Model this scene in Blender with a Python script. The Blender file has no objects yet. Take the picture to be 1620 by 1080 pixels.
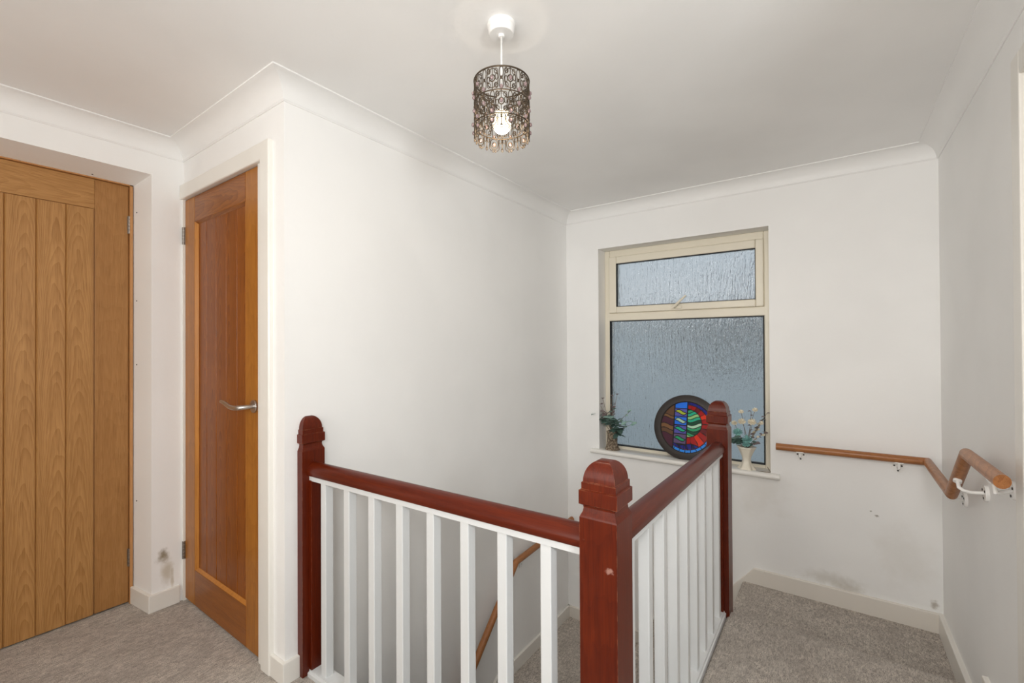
import bpy, bmesh, math, random
from math import sin, cos, pi, radians
from mathutils import Vector, Matrix

random.seed(7)
scene = bpy.context.scene
COL = scene.collection

# ------------------------------------------------------------------ room numbers (metres)
XW, XD, XR = -1.659, -2.6176, 0.433        # stairwell wall, oak-door wall, right wall
YC, YF, YB = 0.8695, 3.05, -1.4            # closet wall, window wall, wall behind
ZC, ZB = 2.2385, -2.7                      # ceiling, lower hall

# ------------------------------------------------------------------ node helpers
def new_mat(name):
    m = bpy.data.materials.new(name)
    m.use_nodes = True
    nt = m.node_tree
    b = nt.nodes['Principled BSDF']
    return m, nt, b

def N(nt, typ, **kw):
    n = nt.nodes.new(typ)
    for k, v in kw.items():
        if k in n.inputs.keys():
            n.inputs[k].default_value = v
        else:
            setattr(n, k, v)
    return n

def L(nt, a, b):
    nt.links.new(a, b)

def mixc(nt, fac, a, b, blend='MIX'):
    n = nt.nodes.new('ShaderNodeMix'); n.data_type = 'RGBA'; n.blend_type = blend
    if hasattr(fac, 'is_output'): L(nt, fac, n.inputs[0])
    else: n.inputs[0].default_value = fac
    for s, v in ((6, a), (7, b)):
        if hasattr(v, 'is_output'): L(nt, v, n.inputs[s])
        else: n.inputs[s].default_value = (*v, 1)
    return n.outputs[2]

def math_n(nt, op, a, b=None, clamp=False):
    n = nt.nodes.new('ShaderNodeMath'); n.operation = op; n.use_clamp = clamp
    for i, v in enumerate((a, b)):
        if v is None: continue
        if hasattr(v, 'is_output'): L(nt, v, n.inputs[i])
        else: n.inputs[i].default_value = v
    return n.outputs[0]

def maprange(nt, v, a, b, c=0.0, d=1.0, smooth=True):
    n = nt.nodes.new('ShaderNodeMapRange')
    if smooth: n.interpolation_type = 'SMOOTHSTEP'
    L(nt, v, n.inputs[0])
    for i, x in enumerate((a, b, c, d)): n.inputs[i+1].default_value = x
    return n.outputs[0]

def position(nt):
    return nt.nodes.new('ShaderNodeNewGeometry').outputs['Position']

def mapped(nt, src, scale=(1, 1, 1), loc=(0, 0, 0)):
    n = nt.nodes.new('ShaderNodeMapping')
    n.inputs['Scale'].default_value = scale
    n.inputs['Location'].default_value = loc
    L(nt, src, n.inputs['Vector'])
    return n.outputs[0]

def noise(nt, vec, scale, detail=3, rough=.5, distort=0):
    n = N(nt, 'ShaderNodeTexNoise', Scale=scale, Detail=detail, Roughness=rough, Distortion=distort)
    L(nt, vec, n.inputs['Vector'])
    return n.outputs['Fac']

def ramp(nt, fac, stops):
    n = nt.nodes.new('ShaderNodeValToRGB')
    el = n.color_ramp.elements
    while len(el) < len(stops): el.new(.5)
    for e, (p, c) in zip(el, stops):
        e.position = p; e.color = (*c, 1)
    L(nt, fac, n.inputs[0])
    return n.outputs[0]

def bump(nt, b, h, strength=.2, dist=.01):
    n = N(nt, 'ShaderNodeBump', Strength=strength, Distance=dist)
    L(nt, h, n.inputs['Height'])
    L(nt, n.outputs[0], b.inputs['Normal'])

def plain(name, col, rough=.5, metal=0, **kw):
    m, nt, b = new_mat(name)
    b.inputs['Base Color'].default_value = (*col, 1)
    b.inputs['Roughness'].default_value = rough
    b.inputs['Metallic'].default_value = metal
    for k, v in kw.items(): b.inputs[k.replace('_', ' ')].default_value = v
    return m

def sphere_mask(nt, pos, c, r, inner=0.0, wob=.3, nscale=30):
    """soft blob with ragged edge around world point c, radii r"""
    v = nt.nodes.new('ShaderNodeVectorMath'); v.operation = 'SUBTRACT'
    L(nt, pos, v.inputs[0]); v.inputs[1].default_value = c
    d = nt.nodes.new('ShaderNodeVectorMath'); d.operation = 'DIVIDE'
    L(nt, v.outputs[0], d.inputs[0]); d.inputs[1].default_value = r
    ln = nt.nodes.new('ShaderNodeVectorMath'); ln.operation = 'LENGTH'
    L(nt, d.outputs[0], ln.inputs[0])
    nz = noise(nt, pos, nscale, 4, .6)
    dd = math_n(nt, 'ADD', ln.outputs['Value'], math_n(nt, 'MULTIPLY', math_n(nt, 'SUBTRACT', nz, .5), wob*2))
    return maprange(nt, dd, inner, 1.0, 1.0, 0.0)

# ------------------------------------------------------------------ materials
def wall_paint(name, col, stains=(), rough=.55):
    m, nt, b = new_mat(name)
    p = position(nt)
    n1 = noise(nt, p, 2.2, 3)
    c = mixc(nt, maprange(nt, n1, .35, .65), col, tuple(x*.965 for x in col))
    for (cen, r, sc, strength, wob, ns) in stains:
        mk = sphere_mask(nt, p, cen, r, .1, wob, ns)
        c = mixc(nt, math_n(nt, 'MULTIPLY', mk, strength), c, sc)
    L(nt, c, b.inputs['Base Color'])
    b.inputs['Roughness'].default_value = rough
    h = noise(nt, p, 60, 4, .6)
    bump(nt, b, h, .10, .004)
    return m

WHITE = (.885, .88, .868)
M_wall = wall_paint('wall_paint', WHITE)
M_wall_far = wall_paint('window_wall_paint', WHITE, [
    ((-.02, 3.05, -.055), (.17, .1, .055), (.50, .46, .39), .45, .5, 26),
    ((.06, 3.05, -.085), (.10, .1, .04), (.48, .43, .36), .5, .6, 40),
    ((-.36, 3.05, .35), (.20, .1, .20), (.66, .62, .56), .35, .6, 9),
    ((.18, 3.05, .335), (.012, .05, .008), (.2, .17, .13), .8, .6, 120),
    ((.155, 3.05, .355), (.006, .05, .006), (.2, .17, .13), .8, .6, 120),
    ((.29, 3.05, .15), (.16, .1, .22), (.68, .645, .59), .3, .6, 12),
    ((.40, 3.05, -.06), (.02, .1, .03), (.35, .30, .24), .7, .8, 60)])
M_wall_pier = wall_paint('stained_wall_paint', WHITE, [
    ((-2.6176, .785, .245), (.05, .032, .045), (.24, .19, .11), .9, .7, 34),
    ((-2.6176, .80, .17), (.05, .034, .085), (.45, .38, .25), .6, .5, 30),
    ((-2.6176, .822, .12), (.05, .010, .075), (.45, .38, .25), .55, .5, 40),
    ((-2.6176, .822, .06), (.05, .045, .02), (.55, .49, .37), .35, .5, 30)])
M_ceil = wall_paint('ceiling_paint', (.885, .88, .872))
M_coving = wall_paint('coving_paint', (.87, .865, .855), rough=.5)
M_gloss = wall_paint('white_gloss_paint', (.80, .775, .725), rough=.28)
M_spindle = wall_paint('white_satin_paint', (.665, .675, .675), rough=.35)

def skirting_mat():
    m, nt, b = new_mat('chipped_skirting_paint')
    p = position(nt)
    n1 = noise(nt, mapped(nt, p, (1, 1, 2.4)), 26, 5, .65)
    chip = maprange(nt, n1, .685, .70)
    sp = nt.nodes.new('ShaderNodeSeparateXYZ'); L(nt, p, sp.inputs[0])
    line = maprange(nt, math_n(nt, 'ABSOLUTE', math_n(nt, 'ADD', sp.outputs[2], .098)), .004, .014, 1, 0)
    c = mixc(nt, math_n(nt, 'MULTIPLY', chip, line), (.76, .715, .65), (.20, .15, .10))
    L(nt, c, b.inputs['Base Color'])
    b.inputs['Roughness'].default_value = .35
    return m
M_skirt = skirting_mat()

def wood(name, light, dark, axis='Z', plank=None, cathedral=.5, rough=.4, coat=0.0, seed=0, fleck=.3, bumpy=.08, scale=1.0, spec=.3, centre=0.0):
    """timber with long grain along an axis; plank = (axis index, origin, width) shifts the grain board by board"""
    m, nt, b = new_mat(name)
    p = position(nt)
    sp = nt.nodes.new('ShaderNodeSeparateXYZ'); L(nt, p, sp.inputs[0])
    off = None
    if plank:
        i, o, w = plank
        off = math_n(nt, 'FLOOR', math_n(nt, 'DIVIDE', math_n(nt, 'SUBTRACT', sp.outputs[i], o), w))
        wn = nt.nodes.new('ShaderNodeTexWhiteNoise'); wn.noise_dimensions = '1D'
        L(nt, math_n(nt, 'ADD', off, seed + .37), wn.inputs['W'])
        cb = nt.nodes.new('ShaderNodeVectorMath'); cb.operation = 'MULTIPLY_ADD'
        L(nt, wn.outputs['Color'], cb.inputs[0]); cb.inputs[1].default_value = (9, 9, 9)
        L(nt, p, cb.inputs[2])
        p = cb.outputs[0]
    st = {'Z': (1, 1, .05), 'X': (.05, 1, 1), 'Y': (1, .05, 1)}[axis]
    pg = mapped(nt, p, tuple(q*scale for q in st), (seed, seed*.7, seed*.3))
    fine = noise(nt, pg, 330, 2, .55)
    mid = noise(nt, pg, 60, 4, .6, .3)
    pores = maprange(nt, noise(nt, mapped(nt, p, tuple(q*scale if q == 1 else .022*scale for q in st), (seed, 3, 7)), 520, 2, .5), .56, .66)
    # arched growth rings: contours of (along - k * across^2), wobbled
    ai = 'XYZ'.index(axis)
    if plank:
        i, o, w = plank
        across = math_n(nt, 'SUBTRACT', sp.outputs[i], math_n(nt, 'MULTIPLY_ADD', off, w))
        across.node.inputs[1].links[0].from_node.inputs[2].default_value = o+w*.5
        across = math_n(nt, 'ADD', across, math_n(nt, 'MULTIPLY', math_n(nt, 'SUBTRACT', wn.outputs['Value'], .5), w*.8))
        k = 190.0
    else:
        i = [q for q in (0, 1, 2) if q != ai][seed % 2]
        across = math_n(nt, 'SUBTRACT', sp.outputs[i], centre)
        k = 75.0
    wob = noise(nt, mapped(nt, p, tuple(q if q == 1 else .35 for q in st)), 9, 3, .5)
    f = math_n(nt, 'ADD', sp.outputs[ai], math_n(nt, 'MULTIPLY', math_n(nt, 'MULTIPLY', across, across), k))
    f = math_n(nt, 'ADD', math_n(nt, 'ADD', f, math_n(nt, 'MULTIPLY', wob, .55)), math_n(nt, 'MULTIPLY', wn.outputs['Value'], 5) if plank else seed*.31)
    ring = math_n(nt, 'FRACT', math_n(nt, 'MULTIPLY', f, 9.5*scale))
    ring = math_n(nt, 'SUBTRACT', 1.0, math_n(nt, 'POWER', ring, 1.6))
    g = math_n(nt, 'ADD', math_n(nt, 'MULTIPLY', mid, 1-cathedral), math_n(nt, 'MULTIPLY', ring, cathedral))
    g = math_n(nt, 'ADD', math_n(nt, 'MULTIPLY', g, 1-fleck), math_n(nt, 'MULTIPLY', fine, fleck))
    c = ramp(nt, g, [(.28, dark), (.5, tuple((x+y)/2 for x, y in zip(light, dark))), (.70, light)])
    c = mixc(nt, math_n(nt, 'MULTIPLY', pores, .38), c, tuple(x*.55 for x in dark))
    if plank:
        c = mixc(nt, math_n(nt, 'MULTIPLY', wn.outputs['Value'], .22), c, tuple(x*.78 for x in dark))
    big = noise(nt, p, 1.6, 2)
    c = mixc(nt, maprange(nt, big, .3, .7, 0, .14), c, dark)
    L(nt, c, b.inputs['Base Color'])
    b.inputs['Roughness'].default_value = rough
    b.inputs['Specular IOR Level'].default_value = spec
    b.inputs['Coat Weight'].default_value = coat
    b.inputs['Coat Roughness'].default_value = .15
    bump(nt, b, fine, bumpy, .003)
    return m

OAK_L, OAK_D = (.53, .285, .10), (.32, .147, .042)
M_oak = wood('pale_oak', OAK_L, OAK_D, plank=(1, .0178, .0927), cathedral=.27, rough=.45, seed=2, fleck=.3)
M_oak_rail = wood('pale_oak_rail', OAK_L, OAK_D, axis='Y', cathedral=.2, rough=.45, seed=5, centre=1.94, fleck=.4)
M_oak_stile = wood('pale_oak_stile', (.43, .215, .072), (.29, .13, .037), cathedral=.12, rough=.45, seed=8, fleck=.4)
M_lining = wood('oak_lining', (.55, .28, .11), (.45, .21, .075), cathedral=.1, seed=4)
VO_L, VO_D = (.33, .10, .010), (.15, .034, .0025)
M_voak = wood('varnished_oak', VO_L, VO_D, plank=(0, -2.49, .1035), cathedral=.38, rough=.3, coat=.06, seed=11, spec=.22, fleck=.35)
M_voak_stile = wood('varnished_oak_stile', (.44, .175, .026), (.28, .095, .012), cathedral=.15, rough=.3, coat=.06, seed=15, spec=.22)
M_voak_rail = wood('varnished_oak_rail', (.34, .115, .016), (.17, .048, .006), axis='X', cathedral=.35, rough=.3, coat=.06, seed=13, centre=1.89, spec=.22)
M_bead_lit = wood('lit_oak_bead', (.58, .25, .055), (.40, .155, .03), cathedral=.12, rough=.3, coat=.06, seed=17, spec=.22)  # paler than the door's oak to paint in the light the bead catches
M_pine_x = wood('varnished_pine_x', (.44, .185, .066), (.27, .10, .034), axis='X', cathedral=.2, rough=.35, coat=.1, seed=3, centre=.655, scale=1.5)
M_pine_y = wood('varnished_pine_y', (.44, .185, .066), (.25, .092, .031), axis='Y', cathedral=.3, rough=.35, coat=.1, seed=6, centre=.36, scale=1.5)

def mahogany(name, axis):
    m = wood(name, (.132, .0155, .0018), (.058, .0045, .0006), axis=axis, cathedral=.12, rough=.36, coat=.10, spec=.25, seed=21, fleck=.35, bumpy=.05)
    nt = m.node_tree; b = nt.nodes['Principled BSDF']
    # worn lighter edges and a few knocks
    src = b.inputs['Base Color'].links[0].from_socket
    bv = nt.nodes.new('ShaderNodeBevel'); bv.samples = 4; bv.inputs['Radius'].default_value = .0022
    ge = nt.nodes.new('ShaderNodeNewGeometry')
    dt = nt.nodes.new('ShaderNodeVectorMath'); dt.operation = 'DOT_PRODUCT'
    L(nt, bv.outputs[0], dt.inputs[0]); L(nt, ge.outputs['Normal'], dt.inputs[1])
    edge = maprange(nt, dt.outputs['Value'], .86, .97, 1, 0)
    nz = noise(nt, ge.outputs['Position'], 38, 4, .65)
    wear = math_n(nt, 'MULTIPLY', edge, maprange(nt, nz, .44, .62))
    c = mixc(nt, math_n(nt, 'MULTIPLY', wear, .75), src, (.42, .17, .085))
    mk = sphere_mask(nt, ge.outputs['Position'], (-.411, .944, .742), (.013, .02, .009), .30, .9, 150)
    c = mixc(nt, math_n(nt, 'MULTIPLY', mk, .5), c, (.50, .30, .24))
    sc = noise(nt, mapped(nt, ge.outputs['Position'], (1, 1, .35)), 70, 5, .7)
    c = mixc(nt, math_n(nt, 'MULTIPLY', maprange(nt, sc, .71, .76), .45), c, (.34, .12, .06))
    L(nt, c, b.inputs['Base Color'])
    return m
M_mah_z = mahogany('mahogany_post', 'Z')
M_mah_x = mahogany('mahogany_rail_x', 'X')
M_mah_y = mahogany('mahogany_rail_y', 'Y')

def carpet():
    m, nt, b = new_mat('grey_brown_carpet')
    p = position(nt)
    f = noise(nt, p, 360, 3, .75)
    f2 = noise(nt, mapped(nt, p, (1.5, .45, 1)), 85, 4, .7, 1.3)
    lg = noise(nt, p, 6, 4, .6, 1.5)
    lay = N(nt, 'ShaderNodeTexWave', Scale=9.0, Distortion=9.0, Detail=3.0)      # brushed lines in the pile
    lay.wave_type = 'RINGS'; lay.rings_direction = 'Z'
    lay.inputs['Detail Scale'].default_value = .6
    L(nt, mapped(nt, p, (1, 1, 1), (1.6, .2, 0)), lay.inputs['Vector'])
    tuft = math_n(nt, 'ADD', math_n(nt, 'MULTIPLY', f, .60), math_n(nt, 'MULTIPLY', f2, .40))
    c = ramp(nt, tuft, [(.42, (.235, .185, .145)), (.5, (.70, .61, .525)), (.58, (1.0, .92, .82))])
    c = mixc(nt, maprange(nt, lg, .38, .64, 0, .32), c, (.33, .275, .225))
    c = mixc(nt, math_n(nt, 'MULTIPLY', lay.outputs['Fac'], .09), c, (.20, .16, .13))
    L(nt, c, b.inputs['Base Color'])
    b.inputs['Roughness'].default_value = .95
    b.inputs['Sheen Weight'].default_value = .25
    bump(nt, b, tuft, 1.0, .012)
    return m
M_carpet = carpet()

def glass_mat():
    m, nt, b = new_mat('rain_glass')
    p = position(nt)
    b.inputs['Base Color'].default_value = (.93, .97, 1, 1)
    b.inputs['Transmission Weight'].default_value = 1
    b.inputs['Roughness'].default_value = .16
    b.inputs['IOR'].default_value = 1.45
    h1 = noise(nt, mapped(nt, p, (1, 1, .12)), 75, 3, .55, .5)
    h2 = noise(nt, mapped(nt, p, (1, 1, .30)), 170, 2, .5)
    h = math_n(nt, 'ADD', h1, math_n(nt, 'MULTIPLY', h2, .4))
    bump(nt, b, h, .60, .012)
    return m
M_glass = glass_mat()
M_upvc = wall_paint('cream_upvc', (.80, .745, .62), rough=.35)
M_gasket = plain('black_gasket', (.012, .012, .013), .6)
M_sill = plain('white_sill_paint', (.84, .82, .78), .22)
M_steel = plain('brushed_steel', (.55, .52, .49), .3, 1)
M_dark_steel = plain('tarnished_steel', (.32, .29, .26), .4, 1)
M_enamel = plain('white_enamel', (.90, .89, .87), .22)
M_hole = plain('screw_head', (.06, .055, .05), .5, .6)
M_plastic = plain('white_plastic', (.86, .85, .83), .35)
M_bronze = plain('dark_bronze_wire', (.10, .075, .052), .38, .85)
M_bead = plain('pink_crystal', (.50, .36, .36), .08, 0, Transmission_Weight=.55, IOR=1.5)
M_bulb, _nt, _b = new_mat('glowing_bulb')
_b.inputs['Base Color'].default_value = (1, .9, .75, 1)
_b.inputs['Emission Color'].default_value = (1, .80, .50, 1)
_b.inputs['Emission Strength'].default_value = 4.5

# ------------------------------------------------------------------ mesh helpers (world coordinates in, local out)
def wloc(o):
    v = Vector((0, 0, 0))
    while o:
        v += o.location; o = o.parent
    return v

def obj(name, bm, mats, parent=None, smooth=False, loc=None, bevel=0, seg=2, auto=None):
    bmesh.ops.recalc_face_normals(bm, faces=bm.faces[:])
    me = bpy.data.meshes.new(name)
    base = wloc(parent) if parent else Vector((0, 0, 0))
    here = Vector(loc) if loc is not None else base.copy()
    bmesh.ops.translate(bm, verts=bm.verts[:], vec=-here)
    bm.to_mesh(me); bm.free()
    if not isinstance(mats, (list, tuple)): mats = [mats]
    for m in mats: me.materials.append(m)
    if smooth:
        for p in me.polygons: p.use_smooth = True
    o = bpy.data.objects.new(name, me)
    COL.objects.link(o)
    o.location = here - base if parent else here
    if parent: o.parent = parent
    if bevel:
        md = o.modifiers.new('edge', 'BEVEL'); md.width = bevel; md.segments = seg; md.limit_method = 'ANGLE'
        md.angle_limit = radians(40)
    if auto:
        for p in me.polygons: p.use_smooth = True
        me.set_sharp_from_angle(angle=radians(auto))
    return o

def tag(o, label=None, cat=None, group=None, kind=None):
    if label: o['label'] = label
    if cat: o['category'] = cat
    if group: o['group'] = group
    if kind: o['kind'] = kind
    return o

def thing(name, label, cat, loc=(0, 0, 0), group=None, kind=None):
    o = bpy.data.objects.new(name, None)
    o.empty_display_size = .05
    COL.objects.link(o); o.location = loc
    return tag(o, label, cat, group, kind)

def BM(): return bmesh.new()

def box(bm, x0, x1, y0, y1, z0, z1, mi=0):
    vs = [bm.verts.new((x, y, z)) for x in (x0, x1) for y in (y0, y1) for z in (z0, z1)]
    idx = [(0, 1, 3, 2), (4, 6, 7, 5), (0, 4, 5, 1), (2, 3, 7, 6), (0, 2, 6, 4), (1, 5, 7, 3)]
    for f in idx: bm.faces.new([vs[i] for i in f]).material_index = mi
    return bm

def prism(bm, pts, axis, a, b, mi=0):
    """extrude a polygon of 2-D points along an axis; pts are the two other coordinates in xyz order"""
    def P(q, t):
        return {'x': (t, q[0], q[1]), 'y': (q[0], t, q[1]), 'z': (q[0], q[1], t)}[axis]
    va = [bm.verts.new(P(q, a)) for q in pts]; vb = [bm.verts.new(P(q, b)) for q in pts]
    n = len(pts)
    bm.faces.new(va).material_index = mi; bm.faces.new(vb[::-1]).material_index = mi
    for i in range(n):
        bm.faces.new((va[i], va[(i+1) % n], vb[(i+1) % n], vb[i])).material_index = mi
    return bm

def loft(bm, rings, cap=True, mi=0):
    R = [[bm.verts.new(p) for p in r] for r in rings]
    n = len(R[0])
    for a, b in zip(R, R[1:]):
        for i in range(n):
            bm.faces.new((a[i], a[(i+1) % n], b[(i+1) % n], b[i])).material_index = mi
    if cap:
        bm.faces.new(R[0][::-1]).material_index = mi; bm.faces.new(R[-1]).material_index = mi
    return bm

def tube(bm, pts, r, n=10, closed=False, mi=0, ends=None):
    """swept round bar with mitred bends; ends = cutting-plane normals for the two ends"""
    pts = [Vector(p) for p in pts]; m = len(pts)
    rs = r if isinstance(r, (list, tuple)) else [r]*m
    def seg(i): return (pts[(i+1) % m]-pts[i]).normalized()
    d0 = seg(0)
    up = Vector((0, 0, 1)) if abs(d0.z) < .9 else Vector((1, 0, 0))
    u = d0.cross(up).normalized(); v = u.cross(d0).normalized()
    cur = [u*cos(2*pi*k/n)+v*sin(2*pi*k/n) for k in range(n)]
    rings = []; last = d0
    for i in range(m):
        if closed: din, dout = seg((i-1) % m), seg(i)
        else:
            din = seg(i-1) if i else seg(0); dout = seg(i) if i < m-1 else seg(m-2)
        if i:
            q = last.rotation_difference(din); cur = [q @ c for c in cur]; last = din
        pn = (din+dout)
        if pn.length < 1e-6: pn = din.copy()
        pn.normalize()
        if ends and i == 0 and ends[0]: pn = Vector(ends[0]).normalized()
        if ends and i == m-1 and ends[1]: pn = Vector(ends[1]).normalized()
        ring = []
        for c in cur:
            t = -(c.dot(pn))/din.dot(pn)
            ring.append(pts[i]+(c+din*t)*rs[i])
        rings.append(ring)
        q = last.rotation_difference(dout); cur = [q @ c for c in cur]; last = dout
    if closed:
        R = [[bm.verts.new(p) for p in r_] for r_ in rings]
        for j in range(m):
            a, b = R[j], R[(j+1) % m]
            for i in range(n):
                bm.faces.new((a[i], a[(i+1) % n], b[(i+1) % n], b[i])).material_index = mi
    else: loft(bm, rings, True, mi)
    return bm

def lathe(bm, prof, c, n=24, mi=0, cap=True):
    loft(bm, [[(c[0]+r*cos(2*pi*k/n), c[1]+r*sin(2*pi*k/n), c[2]+z) for k in range(n)] for r, z in prof], cap, mi)
    return bm

def disc_x(bm, c, r, t, n=20, ax='x', mi=0):
    rings = []
    for d in (-t/2, t/2):
        ring = []
        for k in range(n):
            a, b = r*cos(2*pi*k/n), r*sin(2*pi*k/n)
            ring.append({'x': (c[0]+d, c[1]+a, c[2]+b), 'y': (c[0]+a, c[1]+d, c[2]+b)}[ax])
        rings.append(ring)
    loft(bm, rings, True, mi)
    return bm

def ball(bm, c, r, n=10, sz=1.0, mi=0):
    rings = []
    for i in range(1, 7):
        t = pi*i/7
        rings.append([(c[0]+r*sin(t)*cos(2*pi*k/n), c[1]+r*sin(t)*sin(2*pi*k/n), c[2]+r*sz*cos(t)) for k in range(n)])
    loft(bm, rings, True, mi)
    return bm

def struct(name, bm, m, label=None, cat=None, **kw):
    return tag(obj(name, bm, m, **kw), label, cat, kind='structure')

# ================================================================== THE ROOM
# floor of the landing: an L of carpet, rounded over at the top step
bm = BM()
prism(bm, [(-3.0, -1.45), (.48, -1.45), (.48, 2.315), (-.41, 2.315), (-.41, .955), (-3.0, .955)], 'z', -.20, 0)
struct('floor', bm, M_carpet, 'grey-brown carpet of the upper landing', 'floor', bevel=.018, seg=4)
bm = BM(); box(bm, -3.1, .6, -1.6, 3.3, ZB-.1, ZB)
struct('floor_lower', bm, M_carpet)
bm = BM(); box(bm, -3.2, .6, -1.6, 3.35, ZC, ZC+.1)
struct('ceiling', bm, M_ceil, 'smooth white painted ceiling', 'ceiling')

# stairwell wall
bm = BM(); prism(bm, [(-1.745, YC), (XW, YC), (XW, YF+.001), (XW-.12, YF+.001), (XW-.12, YC+.12), (-1.745, YC+.12)], 'z', ZB, ZC)
struct('wall_left', bm, M_wall, 'long white painted wall beside the stairwell', 'wall')
bm = BM(); box(bm, XD, -1.745, YC, YC+.115, 1.99, ZC)
box(bm, XD, -1.745, YC+.092, YC+.115, -.05, 1.99)
struct('wall_front_left', bm, M_wall, 'white wall over the closet door', 'wall')
# wall with the plain oak door: pier, header, far side
bm = BM()
prism(bm, [(XD, .740), (XD, YC+.115), (-2.95, YC+.115), (-2.95, .700), (-2.80, .717)], 'z', -.05, ZC)
struct('wall_left_side', bm, M_wall_pier, 'narrow white wall strip between the two doors, brown scuff near floor', 'wall')
bm = BM()
prism(bm, [(XD, 2.061), (XD, ZC), (-2.95, ZC), (-2.95, 2.0), (-2.80, 2.034)], 'y', -1.45, .740)
box(bm, -2.95, XD, -1.45, -.155, -.05, 2.0)
struct('wall_left_end', bm, M_wall, 'white wall over the wide pale oak door', 'wall')
# window wall with its opening
WX0, WX1, WZ0, WZ1 = -1.397, -.307, .452, 1.9425
bm = BM()
box(bm, -3.1, WX0, YF, YF+.25, ZB, ZC); box(bm, WX1, .6, YF, YF+.25, ZB, ZC)
box(bm, WX0, WX1, YF, YF+.25, ZB, WZ0); box(bm, WX0, WX1, YF, YF+.25, WZ1, ZC)
struct('wall_back', bm, M_wall_far, 'white window wall with damp marks low down', 'wall')
# right wall with a doorway beside the camera
bm = BM()
box(bm, XR, XR+.1, .80, YF+.25, ZB, ZC); box(bm, XR, XR+.1, -1.5, -.02, ZB, ZC)
box(bm, XR, XR+.1, -.02, .80, 2.0, ZC); box(bm, XR, XR+.1, -.02, .80, ZB, 0)
struct('wall_right', bm, M_wall, 'white painted wall on the right', 'wall')
# wall behind the camera with an opening added for the rear fill light, and the lower hall
bm = BM()
box(bm, -3.1, -1.7, YB-.1, YB, ZB, ZC); box(bm, -.3, .6, YB-.1, YB, ZB, ZC)
box(bm, -1.7, -.3, YB-.1, YB, ZB, .75); box(bm, -1.7, -.3, YB-.1, YB, 2.05, ZC)
struct('wall_behind', bm, M_wall)
bm = BM(); box(bm, -3.1, -3.0, -1.5, 3.3, ZB, ZC)
struct('wall_outer', bm, M_wall)

# coving: concave plaster moulding swept with mitres
DROP, PROJ = .0786, .0811
def coving_profile():
    pts = [(0, 0), (.004, 0), (.006, .004)]
    for k in range(0, 11):
        a = k/10*pi/2
        pts.append((.008+(PROJ-.012)*(1-cos(a)), .006+(DROP-.012)*sin(a)))
    pts += [(PROJ, DROP-.005), (PROJ, DROP), (0, DROP)]
    return pts
def coving(name, p, q, inward, mp, mq, label):
    """p->q along the wall foot in plan, inward normal; mp/mq = +1 for an inside corner, -1 for an outside one"""
    p, q, i = Vector((*p, 0)), Vector((*q, 0)), Vector((*inward, 0))
    d = (q-p).normalized()
    rings = []
    for base, s in ((p, mp), (q, -mq)):
        rings.append([tuple(base+i*o+d*(o*s)+Vector((0, 0, ZC-DROP+z))) for o, z in coving_profile()])
    bm = BM(); loft(bm, rings)
    struct(name, bm, M_coving, label, 'coving', auto=35)
coving('trim_1', (XD, YB), (XD, YC), (1, 0), 0, 1, 'white concave coving over the wide oak door')
coving('trim_2', (XD, YC), (XW, YC), (0, -1), 1, -1, 'white concave coving over the closet door')
coving('trim_3', (XW, YC), (XW, YF), (1, 0), -1, 1, 'white concave coving along the stairwell wall')
coving('trim_4', (XW, YF), (XR, YF), (0, -1), 1, 1, 'white concave coving over the window')
coving('trim_5', (XR, YF), (XR, YB), (-1, 0), 1, 0, 'white concave coving along the right wall')

# skirting boards
ST = .014
bm = BM()
prism(bm, [(XD+ST, .740-ST), (XD+ST, YC-.02), (XD-.01, YC-.02), (XD-.01, .74), (-2.79, .72), (-2.79, .704)], 'z', 0, .082)
struct('baseboard_left_side', bm, M_gloss, 'short white skirting round the wall strip between the doors', 'skirting', bevel=.003)
bm = BM()
prism(bm, [(-1.742, YC), (-1.742, YC-ST), (XW+ST, YC-ST), (XW+ST, .921), (XW-.01, .921), (XW-.01, YC)], 'z', 0, .082)
struct('baseboard_front_left', bm, M_gloss, 'short white skirting wrapped round the wall corner by the mahogany post', 'skirting', bevel=.003)
bm = BM()
prism(bm, [(XR+.01, -.40), (XR+.01, -.095), (-.398, -.100), (-.74, -.50), (-.99, -.735), (XW-.01, -.735), (XW-.01, -.9),
           (-.99, -.9), (-.6, -.55)], 'y', YF-.016, YF+.01)
struct('baseboard_back', bm, M_skirt, 'chipped white skirting under the window wall stepping down the stairs', 'skirting', bevel=.003)
bm = BM()
prism(bm, [(YF+.01, -.30), (YF+.01, -.093), (2.30, -.085), (2.30, -.30)], 'x', XR-.020, XR+.01)
prism(bm, [(2.262, 0), (2.262, .074), (1.872, .074), (1.872, 0)], 'x', XR-.016, XR+.01)
struct('baseboard_right', bm, M_gloss, 'white skirting on the right wall beside the top step', 'skirting', bevel=.004)
bm = BM()
prism(bm, [(YF+.01, -.95), (YF+.01, -.735), (2.14, -.735), (.9, -1.95), (.9, -2.25), (2.14, -1.0)], 'x', XW-.01, XW+.015)
struct('baseboard_left', bm, M_gloss, 'white stair skirting along the foot of the stairwell wall', 'skirting', bevel=.003)

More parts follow.
